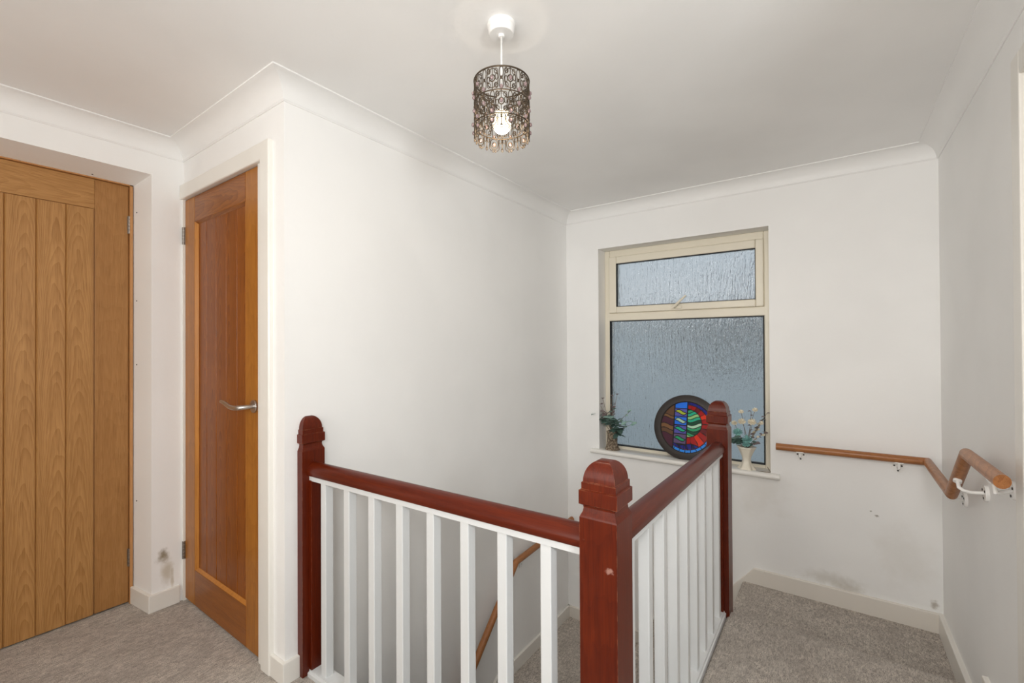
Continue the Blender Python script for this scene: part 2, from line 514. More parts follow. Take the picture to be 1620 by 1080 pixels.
# right-hand doorway casing (only its far edge shows) and the closet door casing
bm = BM()
box(bm, XR-.016, XR+.01, 1.80, 1.868, 0, 2.045); box(bm, XR-.016, XR+.01, .92, 1.80, 1.98, 2.045)
box(bm, XR-.016, XR+.01, .85, .92, 0, 2.045)
struct('trim_6', bm, M_gloss, 'edge of white architrave at the far right of the right wall', 'architrave', bevel=.004)
d3 = thing('door_3', 'white door in the right wall', 'door', (XR, 1.36, 0), kind='structure')
bm = BM(); box(bm, XR-.004, XR+.005, .92, 1.80, 0.005, 1.98)
obj('door_panel', bm, M_gloss, d3)
bm = BM()
AY = .8505
prism(bm, [(-1.809, 0), (-1.741, 0), (-1.741, 2.040), (XD+.002, 2.040), (XD+.002, 1.970), (-1.809, 1.970)], 'y', AY, YC+.01)
struct('trim_7', bm, M_gloss, 'white architrave framing the varnished closet door', 'architrave', bevel=.005)
bm = BM()
box(bm, -1.853, -1.80, YC-.004, YC+.09, 0, 2.0); box(bm, XD, -1.80, YC-.004, YC+.09, 1.972, 2.0)
box(bm, XD-.02, -2.606, YC-.006, YC+.09, 0, 2.0)
struct('trim_8', bm, M_gloss, 'white lining inside the closet doorway', 'door lining')
bm = BM()
box(bm, -2.95, -2.786, .703, .714, 0, 2.04); box(bm, -2.95, -2.786, -.16, .714, 2.031, 2.042)
box(bm, -2.95, -2.786, -.16, -.13, 0, 2.04)
struct('trim_9', bm, M_lining, 'bare oak lining strip round the wide pale oak door', 'door lining')

# ------------------------------------------------------------------ doors
def hinge(parent, c, ax, mat):
    bm = BM()
    z0, z1 = c[2]-.043, c[2]+.043
    for k in range(5):
        a = z0+(z1-z0)*k/5+.001; b = z0+(z1-z0)*(k+1)/5-.001
        lathe(bm, [(.0062, a-c[2]), (.0062, b-c[2])], c, 12)
    if ax == 'y': box(bm, c[0]-.009, c[0]-.003, c[1]-.007, c[1]+.007, z0, z1)
    else: box(bm, c[0]-.006, c[0]+.007, c[1]+.003, c[1]+.009, z0, z1)
    return obj('hinge', bm, mat, parent)

def grooved(lo, hi, grooves, front, depth, w=.005):
    """board outline in plan with V grooves cut in its front edge"""
    pts = [(lo, front)]
    for g in grooves: pts += [(g-w, front), (g, front+depth), (g+w, front)]
    return pts + [(hi, front)]

# wide pale oak door in the deep reveal: boarded to the floor, stiles and a top rail
DX = -2.80
d1 = thing('door_1', 'wide pale oak boarded door in a deep white reveal', 'door', (DX, .703, 0), kind='structure')
gs = [.0178+.0927*k for k in range(0, 7)]
pts = [(q[1], q[0]) for q in grooved(.008, .574, [g for g in gs if .02 < g < .56], DX, -.006, .004)]
pts = [(DX, .008)]
for g in gs[1:-1]: pts += [(DX, g-.004), (DX-.005, g), (DX, g+.004)]
pts += [(DX, .572), (DX-.035, .572), (DX-.035, .008)]
bm = BM(); prism(bm, pts, 'z', .008, 1.889); obj('door_panel', bm, M_oak, d1)
for a, b in ((-.124, .004), (.577, .7015)):
    bm = BM(); box(bm, DX-.04, DX, a, b, .008, 2.030); obj('stile', bm, M_oak_stile, d1, bevel=.003)
bm = BM(); box(bm, DX-.04, DX, .004, .577, 1.892, 2.030); obj('top_rail', bm, M_oak_rail, d1, bevel=.003)
bm = BM(); box(bm, DX-.044, DX-.008, -.12, .70, .01, 2.028); obj('door_core', bm, M_lining, d1)
for z in (1.842, .224): hinge(d1, (DX+.004, .7025, z), 'y', M_dark_steel)

# narrow varnished oak closet door: framed with a recessed boarded panel
DY = .872
d2 = thing('door_2', 'narrow varnished oak closet door with recessed boarded panel and steel lever', 'door', (-2.605, DY, 0), kind='structure')
bm = BM(); box(bm, -2.605, -2.492, DY, DY+.044, .012, 1.968); obj('stile', bm, M_voak_stile, d2, bevel=.002)
bm = BM(); box(bm, -1.971, -1.856, DY, DY+.044, .012, 1.968); obj('stile', bm, M_voak_stile, d2, bevel=.002)
bm = BM(); box(bm, -2.492, -1.971, DY, DY+.044, 1.845, 1.968); obj('top_rail', bm, M_voak_rail, d2, bevel=.002)
bm = BM(); box(bm, -2.492, -1.971, DY, DY+.044, .012, .180); obj('bottom_rail', bm, M_voak_rail, d2, bevel=.002)
pts = [(-2.492, DY+.013)]
for g in (-2.389, -2.286, -2.1825, -2.079): pts += [(g-.004, DY+.013), (g, DY+.018), (g+.004, DY+.013)]
pts += [(-1.971, DY+.013), (-1.971, DY+.035), (-2.492, DY+.035)]
bm = BM(); prism(bm, pts, 'z', .178, 1.847); obj('door_panel', bm, M_voak, d2)
bm = BM()   # splayed bead round the panel; caught light and top shade set by colour
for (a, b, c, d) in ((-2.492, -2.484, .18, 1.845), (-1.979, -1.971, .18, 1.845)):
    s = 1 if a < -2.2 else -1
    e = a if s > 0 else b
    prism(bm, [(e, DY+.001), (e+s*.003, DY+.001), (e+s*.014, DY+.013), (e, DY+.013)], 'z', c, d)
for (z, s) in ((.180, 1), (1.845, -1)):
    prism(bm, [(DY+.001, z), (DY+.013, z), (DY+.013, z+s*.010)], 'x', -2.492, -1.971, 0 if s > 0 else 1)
obj('bead_moulding', bm, [M_bead_lit, M_voak_rail], d2)
hz = 1.006
hd = thing('lever_handle', None, None, (0, 0, 0)); hd.parent = d2; hd.location = Vector((-1.893, DY, hz))-d2.location
bm = BM(); disc_x(bm, (-1.893, DY-.004, hz), .026, .009, 28, 'y')
obj('rose', bm, M_steel, hd, bevel=.0015)
bm = BM()
tube(bm, [(-1.893, DY-.006, hz), (-1.893, DY-.045, hz), (-1.899, DY-.055, hz-.001), (-1.912, DY-.058, hz-.002), (-1.952, DY-.058, hz-.004),
          (-1.978, DY-.058, hz-.002), (-2.005, DY-.060, hz+.007), (-2.028, DY-.062, hz+.014), (-2.046, DY-.063, hz+.016)],
     [.0095, .0095, .0095, .0095, .0095, .009, .0085, .0075, .006], 12)
obj('lever', bm, M_steel, hd, auto=40)
for z in (1.793, .247): hinge(d2, (-2.6095, DY-.006, z), 'x', M_dark_steel)

# screws in the bare boxed reveal
for k, (x, y, z, n) in enumerate([(-2.757, .7215, 1.90, 0), (-2.757, .7215, 1.47, 0), (-2.757, .7215, 1.16, 0), (-2.757, .7215, .50, 0),
                                  (-2.76, .56, 2.0395, 1), (-2.76, .24, 2.0395, 1)]):
    bm = BM()
    lathe(bm, [(.003, -.002), (.003, .002)], (x, y, z), 10)
    o = obj('screw', bm, M_hole)
    tag(o, ['dark screw head high on the side of the white door reveal', 'second dark screw head down the side of the white door reveal',
            'third dark screw head down the side of the white door reveal', 'lowest dark screw head on the side of the white door reveal',
            'dark screw head under the door reveal top, nearer the corner', 'dark screw head under the door reveal top, away from the corner'][k], 'screw', 'reveal screws')

# ------------------------------------------------------------------ window
w = thing('window_1', 'cream plastic window with obscured glass and a top vent', 'window', (-.852, 3.18, WZ0), kind='structure')
FY0, FY1 = 3.165, 3.235
GY = 3.185
def frame(bm, x0, x1, z0, z1, wl, wr, wb, wt, y0, y1):
    box(bm, x0, x0+wl, y0, y1, z0, z1); box(bm, x1-wr, x1, y0, y1, z0, z1)
    box(bm, x0+wl, x1-wr, y0, y1, z0, z0+wb); box(bm, x0+wl, x1-wr, y0, y1, z1-wt, z1)
bm = BM()
frame(bm, WX0, WX1, WZ0, WZ1, .039, .039, .047, .05, FY0, FY1)
box(bm, WX0+.03, WX1-.03, FY0, FY1, 1.418, 1.476)
obj('window_frame', bm, M_upvc, w, bevel=.006, seg=3)
bm = BM(); frame(bm, -1.3585, -.3455, 1.4755, 1.893, .0565, .0445, .0465, .053, FY0-.016, FY1-.02)
vs = obj('vent_sash', bm, M_upvc, w, bevel=.007, seg=3)
bm = BM(); frame(bm, -1.3025, -.3895, 1.5215, 1.8405, .004, .004, .004, .004, GY-.031, GY-.01)
obj('gasket', bm, M_gasket, vs)
bm = BM(); frame(bm, -1.3580, -.346, .4985, 1.4185, .006, .006, .006, .006, GY-.024, GY+.006)
obj('gasket', bm, M_gasket, w)
bm = BM(); box(bm, -1.301, -.391, GY-.012, GY-.006, 1.523, 1.839); obj('pane', bm, M_glass, vs)
bm = BM(); box(bm, -1.354, -.350, GY, GY+.006, .502, 1.415); obj('pane', bm, M_glass, w)
# casement handle
hc = (-.868, FY0-.016, 1.497)
bm = BM()
box(bm, hc[0]-.035, hc[0]+.035, hc[1]-.008, hc[1], hc[2]-.011, hc[2]+.011)
wh = obj('vent_handle', bm, M_upvc, w, bevel=.003)
bm = BM()
tube(bm, [(hc[0]-.008, hc[1]-.006, hc[2]), (hc[0]-.008, hc[1]-.03, hc[2]+.002), (hc[0]+.03, hc[1]-.038, hc[2]+.035), (hc[0]+.072, hc[1]-.040, hc[2]+.072)],
     [.010, .010, .008, .006], 10)
obj('lever', bm, M_upvc, wh, auto=40)
bm = BM(); disc_x(bm, (hc[0]-.008, hc[1]-.034, hc[2]), .006, .006, 12, 'y'); obj('screw', bm, M_gasket, wh)
# sill board
bm = BM()
prism(bm, [(3.165, .455), (3.165, .478), (3.028, .484), (3.018, .482), (3.012, .475), (3.010, .468), (3.012, .460), (3.018, .454), (3.03, .452)], 'x', -1.452, -.258)
ws = tag(obj('window_sill', bm, M_sill, w, auto=40), None, None)

# ------------------------------------------------------------------ staircase going down from the landing
st = thing('staircase', 'grey carpeted stairs turning down beneath the window', 'staircase', (0, 2.315, -.19))
def step(x0, x1, y0, y1, z, h=.21):
    bm = BM(); box(bm, x0, x1, y0, y1, z-h, z)
    obj('carpeted_step', bm, M_carpet, st, bevel=.016, seg=3)
step(-.462, XR-.001, 2.316, YF-.001, -.19, .5)
step(-.74, -.455, 2.36, YF-.001, -.40, .4)
step(-1.01, -.735, 2.36, YF-.001, -.61, .4)
step(XW+.001, -1.005, 2.16, YF-.001, -.815, .4)
for k in range(7):
    step(XW+.001, -.48, 2.145-.23*(k+1), 2.16-.23*k, -.815-.205*(k+1), .4)

# ------------------------------------------------------------------ balustrade
bal = thing('balustrade', 'mahogany posts and handrails with white spindles round the stairwell', 'balustrade', (-.438, .992, 0))
def newel(cx, cy, z0, hw=.046):
    def sq(h, z): return [(cx-h, cy-h, z), (cx+h, cy-h, z), (cx+h, cy+h, z), (cx-h, cy+h, z)]
    lev = [(hw, z0), (hw, .848), (hw-.0015, .852), (hw-.006, .861), (hw-.0075, .870), (hw-.0065, .875), (hw+.001, .879),
           (hw+.001, .911), (hw-.0035, .913), (hw-.0035, .9285), (hw-.0065, .930)]
    bm = BM()
    loft(bm, [sq(h, z) for h, z in lev[:7]], True)
    o = obj('newel_post', bm, M_mah_z, bal)
    bm = BM()
    h0 = hw-.0065
    dome = [(hw+.001, .879), (hw+.001, .911), (hw-.0035, .913), (hw-.0035, .9285), (h0, .930)]
    for k in range(1, 9):
        a = k/8*radians(80)
        dome.append((h0*(.13+.87*cos(a)**.9) if k < 8 else h0*.28, .930+.048*sin(a)))
    dome.append((0.002, .9785))
    loft(bm, [sq(h, z) for h, z in dome], True)
    obj('cap', bm, M_mah_z, o, auto=22)
    return o
NF = (-.438, .990); NR = (-.443, 2.302); NL = (-1.671, .964)
nf = newel(*NF, -.45); newel(*NR, -.185); newel(*NL, .004)
bm = BM(); disc_x(bm, (-.473, .9445, .795), .004, .004, 14, 'y'); obj('peg', bm, M_mah_x, nf)

def rail_prof(w=.066, h=.050):
    pts = []
    hw = w/2
    raw = [(-hw+.010, 0), (-hw+.003, .004), (-hw, .014), (-hw+.001, .024), (-hw+.006, .033), (-hw+.014, .042), (-hw+.022, .0475), (0, h),
           (hw-.022, .0475), (hw-.014, .042), (hw-.006, .033), (hw-.001, .024), (hw, .014), (hw-.003, .004), (hw-.010, 0)]
    return raw
def bar(name, p, q, prof, mat, auto=35, parent=bal):
    p, q = Vector(p), Vector(q)
    d = q-p; s = Vector((d.y, -d.x, 0)).normalized()
    bm = BM(); loft(bm, [[tuple(b+s*o+Vector((0, 0, z))) for o, z in prof] for b in (p, q)])
    return obj(name, bm, mat, parent, auto=auto)
def rect(w, h): return [(-w/2, 0), (w/2, 0), (w/2, h), (-w/2, h)]
# run across the landing and run along the landing edge
ra, rb = (-1.626, .968, .753), (-.484, .990, .765)
rc, rd = (-.438, 1.036, .765), (-.441, 2.257, .744)
bar('handrail', ra, rb, rail_prof(), M_mah_x)
bar('handrail', rc, rd, rail_prof(), M_mah_y)
dn = Vector((0, 0, -.017))
bar('rail_fillet', Vector(ra)+dn, Vector(rb)+dn, rect(.044, .0175), M_spindle)
bar('rail_fillet', Vector(rc)+dn, Vector(rd)+dn, rect(.044, .0175), M_spindle)
bar('base_rail', (-1.625, .968, .0), (-.484, .990, .0), [(-.026, -.22), (.031, -.22), (.031, .014), (.028, .016), (.024, .017), (.024, .024), (-.026, .024)], M_spindle)
bar('base_rail', (-.438, 1.036, .0), (-.441, 2.257, .0), [(-.026, -.30), (.031, -.30), (.031, .010), (.026, .012), (.024, .018), (-.026, .018)], M_spindle)
for x in (-1.530, -1.391, -1.256, -1.118, -.981, -.846, -.714, -.578):
    t = (x+1.626)/1.142; y = .968+.022*t; zt = .737+.012*t
    bm = BM(); box(bm, x-.032, x, y-.016, y+.016, .02, zt); obj('spindle', bm, M_spindle, bal, bevel=.0025)
for y in (1.247, 1.383, 1.519, 1.651, 1.782, 1.913, 2.046, 2.184):
    zt = .749-.021*(y-1.036)/1.22
    bm = BM(); box(bm, -.456, -.424, y, y+.032, .014, zt); obj('spindle', bm, M_spindle, bal, bevel=.0025)
bm = BM(); box(bm, -.456, -.424, 1.107, 1.139, .014, .746); obj('spindle', bm, M_spindle, bal, bevel=.0025)
for b_ in ((-1.6255, -1.610, .945, .986, .024, .738), (-.459, -.419, 2.241, 2.257, .018, .728), (-.459, -.424, 1.036, 1.052, .018, .747)):
    bm = BM(); box(bm, *b_); obj('batten', bm, M_mah_z, bal, bevel=.001)

# ------------------------------------------------------------------ wall-fixed handrails
def bracket(parent, plate, rail, wall):
    """round screw plate on the wall, an arm, and a saddle under the rail"""
    px, py, pz = plate; rx, ry, rz = rail
    bm = BM()
    disc_x(bm, (px-.005, py, pz) if wall == 'x' else ((px+.005, py, pz) if wall == '-x' else (px, py-.005, pz)), .0275, .010, 22, 'x' if 'x' in wall else 'y')
    if wall == 'y':
        m = (px, ry, pz+.004); tube(bm, [(px, py-.004, pz), (px, ry+.016, pz), (px, ry+.004, pz+.006), (rx, ry, rz-.018)], .0058, 10)
    else:
        s = 1 if wall == 'x' else -1
        tube(bm, [(px-s*.004, py, pz), (rx+s*.016, (py*.3+ry*.7), pz), (rx+s*.004, ry, pz+.006), (rx, ry, rz-.018)], .0058, 10)
    b = obj('bracket', bm, M_enamel, parent, auto=40)
    bm = BM()
    if wall == 'y': box(bm, rx-.018, rx+.018, ry-.012, ry+.012, rz-.023, rz-.016)
    else: box(bm, rx-.012, rx+.012, ry-.02, ry+.02, rz-.023, rz-.016)
    obj('saddle', bm, M_enamel, b, bevel=.003)
    for a in (90, 210, 330):
        bm = BM()
        u, v = .017*cos(radians(a+180)), .017*sin(radians(a+180))
        if wall == 'y': disc_x(bm, (px+u, py-.0106, pz+v), .0042, .002, 10, 'y')
        else:
            s = 1 if wall == 'x' else -1
            disc_x(bm, (px-s*.0106, py+u, pz+v), .0042, .002, 10, 'x')
        obj('screw', bm, M_hole, b)
    return b
RR = .0195
hr = thing('wall_handrail', 'round wooden handrail bent round the corner beside the window on white brackets', 'handrail', (.37, 2.99, .66))
def rod(name, pts, mat, parent, ends=None, r=RR):
    bm = BM(); tube(bm, pts, r, 20, ends=ends); return obj(name, bm, mat, parent, auto=40)
CX = .372
c1, c2, c3 = Vector((CX, 2.988, .661)), Vector((CX, 2.435, .655)), Vector((CX, 2.175, .862))
def bis(a, b, c): return ((b-a).normalized()+(c-b).normalized())
p0 = Vector((-.272, 2.988, .655)); p4 = Vector((CX, 1.775, .868))
rod('rail_length', [p0, c1], M_pine_x, hr, (None, bis(p0, c1, c2)))
rod('rail_length', [c1, c2], M_pine_y, hr, (bis(p0, c1, c2), bis(c1, c2, c3)))
rod('rail_length', [c2, c3], M_pine_y, hr, (bis(c1, c2, c3), bis(c2, c3, p4)))
rod('rail_length', [c3, p4], M_pine_y, hr, (bis(c2, c3, p4), (.35, -1, 0)))
bracket(hr, (-.156, YF, .606), (-.156, 2.988, .657), 'y')
bracket(hr, (.266, YF, .606), (.266, 2.988, .660), 'y')
bracket(hr, (XR, 2.545, .612), (CX, 2.50, .656), 'x')
bracket(hr, (XR, 1.935, .812), (CX, 1.86, .867), 'x')
# long-stemmed bracket to the sloping length
bm = BM()
disc_x(bm, (XR-.005, 2.235, .722), .0275, .010, 22, 'x')
nn = Vector((-.25, -.62, -.78)).normalized(); cc = Vector((CX, 2.305, .757))
tube(bm, [(XR-.008, 2.235, .722), (CX+.022, 2.245, .716), (CX+.004, 2.252, .718), (CX-.006, 2.264, .724), cc+nn*.019], .0060, 10)
tube(bm, [cc+nn*.017, cc+nn*.026], .0125, 16)
b = obj('bracket', bm, M_enamel, hr, auto=40)
for u, v in ((0, -.017), (.015, .009), (-.015, .009)):
    bm = BM(); disc_x(bm, (XR-.0106, 2.235+u, .722+v), .0042, .002, 10, 'x'); obj('screw', bm, M_hole, b)

LX = -1.602
h2 = thing('wall_handrail', 'round wooden handrail sloping down the stairwell wall behind the white spindles', 'handrail', (LX, 2.29, -.09))
q0, q1, q2 = Vector((LX, 3.005, -.060)), Vector((LX, 2.275, -.092)), Vector((LX, .95, -1.42))
rod('rail_length', [q0, q1], M_pine_y, h2, (None, bis(q0, q1, q2)))
rod('rail_length', [q1, q2], M_pine_y, h2, (bis(q0, q1, q2), None))
bracket(h2, (XW, 2.40, -.150), (LX, 2.325, -.089), '-x')
bracket(h2, (XW, 1.2, -1.23), (LX, 1.2, -1.17), '-x')

# ------------------------------------------------------------------ pendant light
PX, PY = -.827, 1.111
pl = thing('pendant_light', 'lit pendant lamp with a lacy dark metal shade hung with pink beads', 'lamp', (PX, PY, ZC))
bm = BM(); lathe(bm, [(.043, .0), (.0435, -.006), (.0435, -.010), (.0405, -.013), (.0395, -.028), (.036, -.033), (.010, -.034), (.009, -.041), (.004, -.042)], (PX, PY, ZC), 40)
obj('ceiling_rose', bm, M_plastic, pl, auto=40)
bm = BM(); tube(bm, [(PX, PY, ZC-.035), (PX, PY, 1.985)], .0032, 8); obj('cable', bm, M_plastic, pl, smooth=True)
bm = BM(); lathe(bm, [(.006, .045), (.014, .040), (.017, .03), (.0175, 0), (.020, -.002), (.020, -.010), (.015, -.012)], (PX, PY, 1.975), 20)
obj('lampholder', bm, M_plastic, pl, auto=40)
bm = BM(); lathe(bm, [(.012, .035), (.013, .026), (.019, .018), (.026, .004), (.0285, -.008), (.026, -.020), (.018, -.030), (.008, -.0345)], (PX, PY, 1.935), 24)
obj('bulb', bm, M_bulb, pl, smooth=True)
SR = .0848
def cyl(a, z): return (PX+SR*cos(a), PY+SR*sin(a), z)
bm = BM()
for z, r in ((2.058, .0024), (1.990, .0018), (1.921, .0018)):
    tube(bm, [cyl(2*pi*k/48, z) for k in range(48)], r, 6, True)
for k in range(3):      # spider ring carrying the shade
    a = 2*pi*k/3+.3
    tube(bm, [(PX+.018*cos(a), PY+.018*sin(a), 1.972), (PX+SR*cos(a), PY+SR*sin(a), 1.990)], .0018, 6)
def oval(ac, zc, w, h, r=.00135, n=16, a0=0, a1=2*pi, closed=True):
    m = n if closed else n+1
    pts = []
    for k in range(m):
        t = a0+(a1-a0)*k/n
        pts.append(cyl(ac+w/2*cos(t)/SR, zc+h/2*sin(t)))
    tube(bm, pts, r, 5, closed)
NM = 10
beads = []
for tier, (zt, zb) in enumerate(((2.058, 1.990), (1.990, 1.921), (1.921, 1.876))):
    zc = (zt+zb)/2; H = zt-zb
    for k in range(NM):
        a = 2*pi*(k+.5*(tier % 2))/NM
        half = pi/NM
        if tier < 2:
            oval(a, zc, .036, H*.84)                                  # big oval
            oval(a, zc, .016, .019, .0018, 12)                        # ring holding the bead
            for s in (-1, 1):
                oval(a+s*.022/SR*.5, zc+H*.30, .010, .014, .0011, 10)
                oval(a+s*.022/SR*.5, zc-H*.30, .010, .014, .0011, 10)
                oval(a+half, zc+s*H*.24, .013, H*.46, .0013, 12)      # ovals between the motifs
                oval(a+half+s*.014/SR, zc+s*H*.32, .009, .016, .0011, 10)
                oval(a+half-s*.014/SR, zc+s*H*.05, .008, .018, .0011, 10)
            oval(a+half, zc, .006, .008, .0014, 8)
            tube(bm, [cyl(a, zc-.0095), cyl(a, zb)], .0012, 5); tube(bm, [cyl(a, zc+.0095), cyl(a, zt)], .0012, 5)
            beads.append((a, zc, SR+.003))
            beads.append((a+half, zb+.006, SR+.004))
        else:
            oval(a, zt-.018, .026, .034)
            oval(a, zt-.020, .012, .014, .0016, 10)
            for s in (-1, 1):
                oval(a+half+s*.006/SR, zt-.008, .009, .015, .0011, 10)
                tube(bm, [cyl(a+half*.55*s, zt-.004), cyl(a+half*.62*s, zb+.012), cyl(a+half*.35*s, zb+.004)], .0013, 5)
                oval(a+s*.004/SR, zb+.004, .005, .008, .0012, 8)
            tube(bm, [cyl(a+half, zt), cyl(a+half, zb+.010)], .0014, 5)
            oval(a+half, zb+.008, .006, .012, .0013, 8)
            beads.append((a, zt-.020, SR+.002))
sh = obj('lamp_shade', bm, M_bronze, pl, smooth=True)
for a, z, r in beads:
    bm = BM(); ball(bm, (PX+r*cos(a), PY+r*sin(a), z), .0052, 8, 1.25); obj('bead', bm, M_bead, sh)

# ------------------------------------------------------------------ stained-glass roundel on the sill
RO = thing('stained_glass_roundel', 'round stained glass panel in a dark frame leaning against the window', 'stained glass', (-.803, 3.072, .481))
tilt = radians(13)
uc = Vector((-.803, 3.072, .481))
ex = Vector((1, 0, 0)); ez = Vector((0, sin(tilt), cos(tilt))); ey = Vector((0, cos(tilt), -sin(tilt)))
RF, RI = .2155, .168
def disc_pt(u, v, d): return tuple(uc + ez*RF + ex*u + ez*v + ey*d)
bm = BM(); n = 72
prof = [(RI, .004), (RI+.004, 0), (RF-.006, 0), (RF, .005), (RF, .020), (RI, .020)]
R = [[bm.verts.new(disc_pt(r*cos(2*pi*k/n), r*sin(2*pi*k/n), d)) for r, d in prof] for k in range(n)]
for k in range(n):
    a, b = R[k], R[(k+1) % n]
    for i in range(len(prof)): bm.faces.new((a[i], a[(i+1) % len(prof)], b[(i+1) % len(prof)], b[i]))
obj('round_frame', bm, plain('black_brown_frame', (.030, .023, .020), .5), RO, auto=40)
GC = dict(lead=(.008, .008, .009), amber=(.20, .10, .045), brown=(.13, .065, .035), plum=(.075, .022, .04), mauve=(.13, .085, .19),
          violet=(.10, .10, .42), blue=(.02, .17, .80), navy=(.012, .015, .22), ink=(.008, .010, .06), lime=(.42, .52, .05),
          pale=(.45, .68, .50), green=(.03, .34, .15), emerald=(.02, .42, .25), deep=(.008, .07, .035), olive=(.05, .09, .02), light=(.30, .58, .22),
          red=(.36, .005, .004), scarlet=(.70, .03, .004), wine=(.14, .006, .010), sky=(.03, .26, .85))
GN = list(GC)
def glass_at(u, v):
    """colour of the leaded glass at unit-disc position u, v"""
    r = math.hypot(u, v); th = math.degrees(math.atan2(v, u))
    ld = .018
    if r > .985: return 'lead'
    if abs(u+.49) < .026 or abs(u-.015) < .024: 
        if v > -.72 or u < -.3: return 'lead'
    if u < -.49:
        e = .05*sin(u*9)
        for (a, b, c) in ((.42, 2, 'brown'), (.30, .42, 'amber'), (.04, .30, 'plum'), (-.14, .04, 'amber'), (-.32, -.14, 'brown'), (-2, -.32, 'plum')):
            if a <= v+e < b:
                return 'lead' if v+e-a < .03 and a > -1 else c
    if v < -.66+.04*sin(u*8) and r < .86:
        return 'lead' if (int((u+2)*7) % 2 and abs(((u+2)*7) % 1-.5) < .12) or v > -.69+.04*sin(u*8) else ('navy' if sin(u*23+v*11) > -.3 else 'ink')
    if r > .865 and (u > .02 or v < -.66):
        if r < .895: return 'lead'
        if v > .12:
            return 'navy' if abs((th/17) % 1-.5) < .46 else 'lead'
        return ('sky' if abs((th/13) % 1-.5) < .44 else 'lead')
    if u < .015:
        if v > .70: return 'lead' if v < .735 else 'blue'
        bands = [(.38, .70, 'violet', 'lime'), (.04, .38, 'blue', 'pale'), (-.30, .04, 'violet', 'emerald'), (-.70, -.30, 'mauve', 'green')]
        for a, b, c, lf in bands:
            if a <= v < b:
                if v-a < .042: return 'lead'
                uu = (u+.24)/.20; m = (a+b)/2+.03; w_ = .055*(1-uu*uu) if abs(uu) < 1 else -1
                dv = v-(m-.045*sin(uu*2.4))
                if abs(dv) < w_: return lf
                if abs(dv) < w_+.036 or (abs(uu) >= 1 and abs(dv) < .020): return 'lead'
                return c
    gr = math.hypot(u-.015, v-.16)
    if gr < .565:
        if gr > .535: return 'lead'
        q = (v+.45)/.115+.55*sin(u*7.5+v*3); k = int(math.floor(q)); f = q-k
        if f < .25: return 'lead'
        return ['light', 'green', 'deep', 'green', 'pale', 'deep', 'emerald', 'light', 'emerald', 'green', 'deep', 'light', 'green'][k % 13]
    # red rays between the green moon and the blue rim
    q = math.degrees(math.atan2(v-.16, u-.015))/15.5; f = q-math.floor(q); k = int(math.floor(q))
    if f < .10+.05*sin(r*20): return 'lead'
    return ['red', 'scarlet', 'red', 'wine', 'red'][k % 5]
bm = BM(); G = 168
vs_ = {}
def gv(i, j):
    if (i, j) not in vs_:
        u, v = -1+2*i/G, -1+2*j/G
        r = math.hypot(u, v)
        if r > 1: u, v = u/r, v/r
        vs_[i, j] = bm.verts.new(disc_pt(u*RI*1.004, v*RI*1.004, .008))
    return vs_[i, j]
for i in range(G):
    for j in range(G):
        u, v = -1+2*(i+.5)/G, -1+2*(j+.5)/G
        if math.hypot(u, v) > 1.004: continue
        bm.faces.new((gv(i, j), gv(i+1, j), gv(i+1, j+1), gv(i, j+1))).material_index = GN.index(glass_at(u, v))
ret = bmesh.ops.extrude_face_region(bm, geom=bm.faces[:])
bmesh.ops.translate(bm, verts=[g for g in ret['geom'] if isinstance(g, bmesh.types.BMVert)], vec=ey*.005)
def art(c):
    return plain('leaded_glass_'+c, GC[c], .22 if c != 'lead' else .5, 0, Specular_IOR_Level=.2)
obj('leaded_glass', bm, [art(c) for c in GN], RO)

# ------------------------------------------------------------------ vases and sprays on the sill
def leaf(bm, base, d, size, width, mi, droop=.2):
    """cupped oval leaf with thickness growing from base along d"""
    d = Vector(d).normalized()
    s = d.cross(Vector((random.uniform(-.3, .3), random.uniform(-.6, .2), 1))).normalized()
    nrm = s.cross(d).normalized()
    rows = []
    for i in range(6):
        t = i/5
        w_ = width*max(.06, sin(pi*min(1, t*.94+.06))**.75)
        c = Vector(base)+d*size*t-Vector((0, 0, droop*size*t*t))
        rows.append([c-s*w_*.5+nrm*.12*w_, c, c+s*w_*.5+nrm*.12*w_])
    th = nrm*.0008
    top = [[bm.verts.new(p+th) for p in r] for r in rows]; bot = [[bm.verts.new(p-th) for p in r] for r in rows]
    for a, b in zip(top, top[1:]):
        for i in range(2): bm.faces.new((a[i], a[i+1], b[i+1], b[i])).material_index = mi
    for a, b in zip(bot, bot[1:]):
        for i in range(2): bm.faces.new((a[i], b[i], b[i+1], a[i+1])).material_index = mi
    for i in range(5):
        bm.faces.new((top[i][0], top[i+1][0], bot[i+1][0], bot[i][0])).material_index = mi
        bm.faces.new((top[i][2], bot[i][2], bot[i+1][2], top[i+1][2])).material_index = mi

M_stem = plain('dry_stem', (.20, .15, .10), .7)
M_leaf_d = plain('eucalyptus_dark', (.055, .105, .085), .55)
M_leaf_m = plain('eucalyptus_grey', (.13, .21, .18), .55)
M_leaf_l = plain('eucalyptus_mint', (.32, .50, .44), .5)
M_leaf_p = plain('dusty_mauve_leaf', (.22, .17, .17), .6)
M_cream = plain('cream_seed_head', (.74, .68, .54), .6)
M_teal = plain('teal_succulent', (.20, .42, .40), .5)
LEAFM = [M_stem, M_leaf_d, M_leaf_m, M_leaf_l, M_leaf_p, M_cream, M_teal]

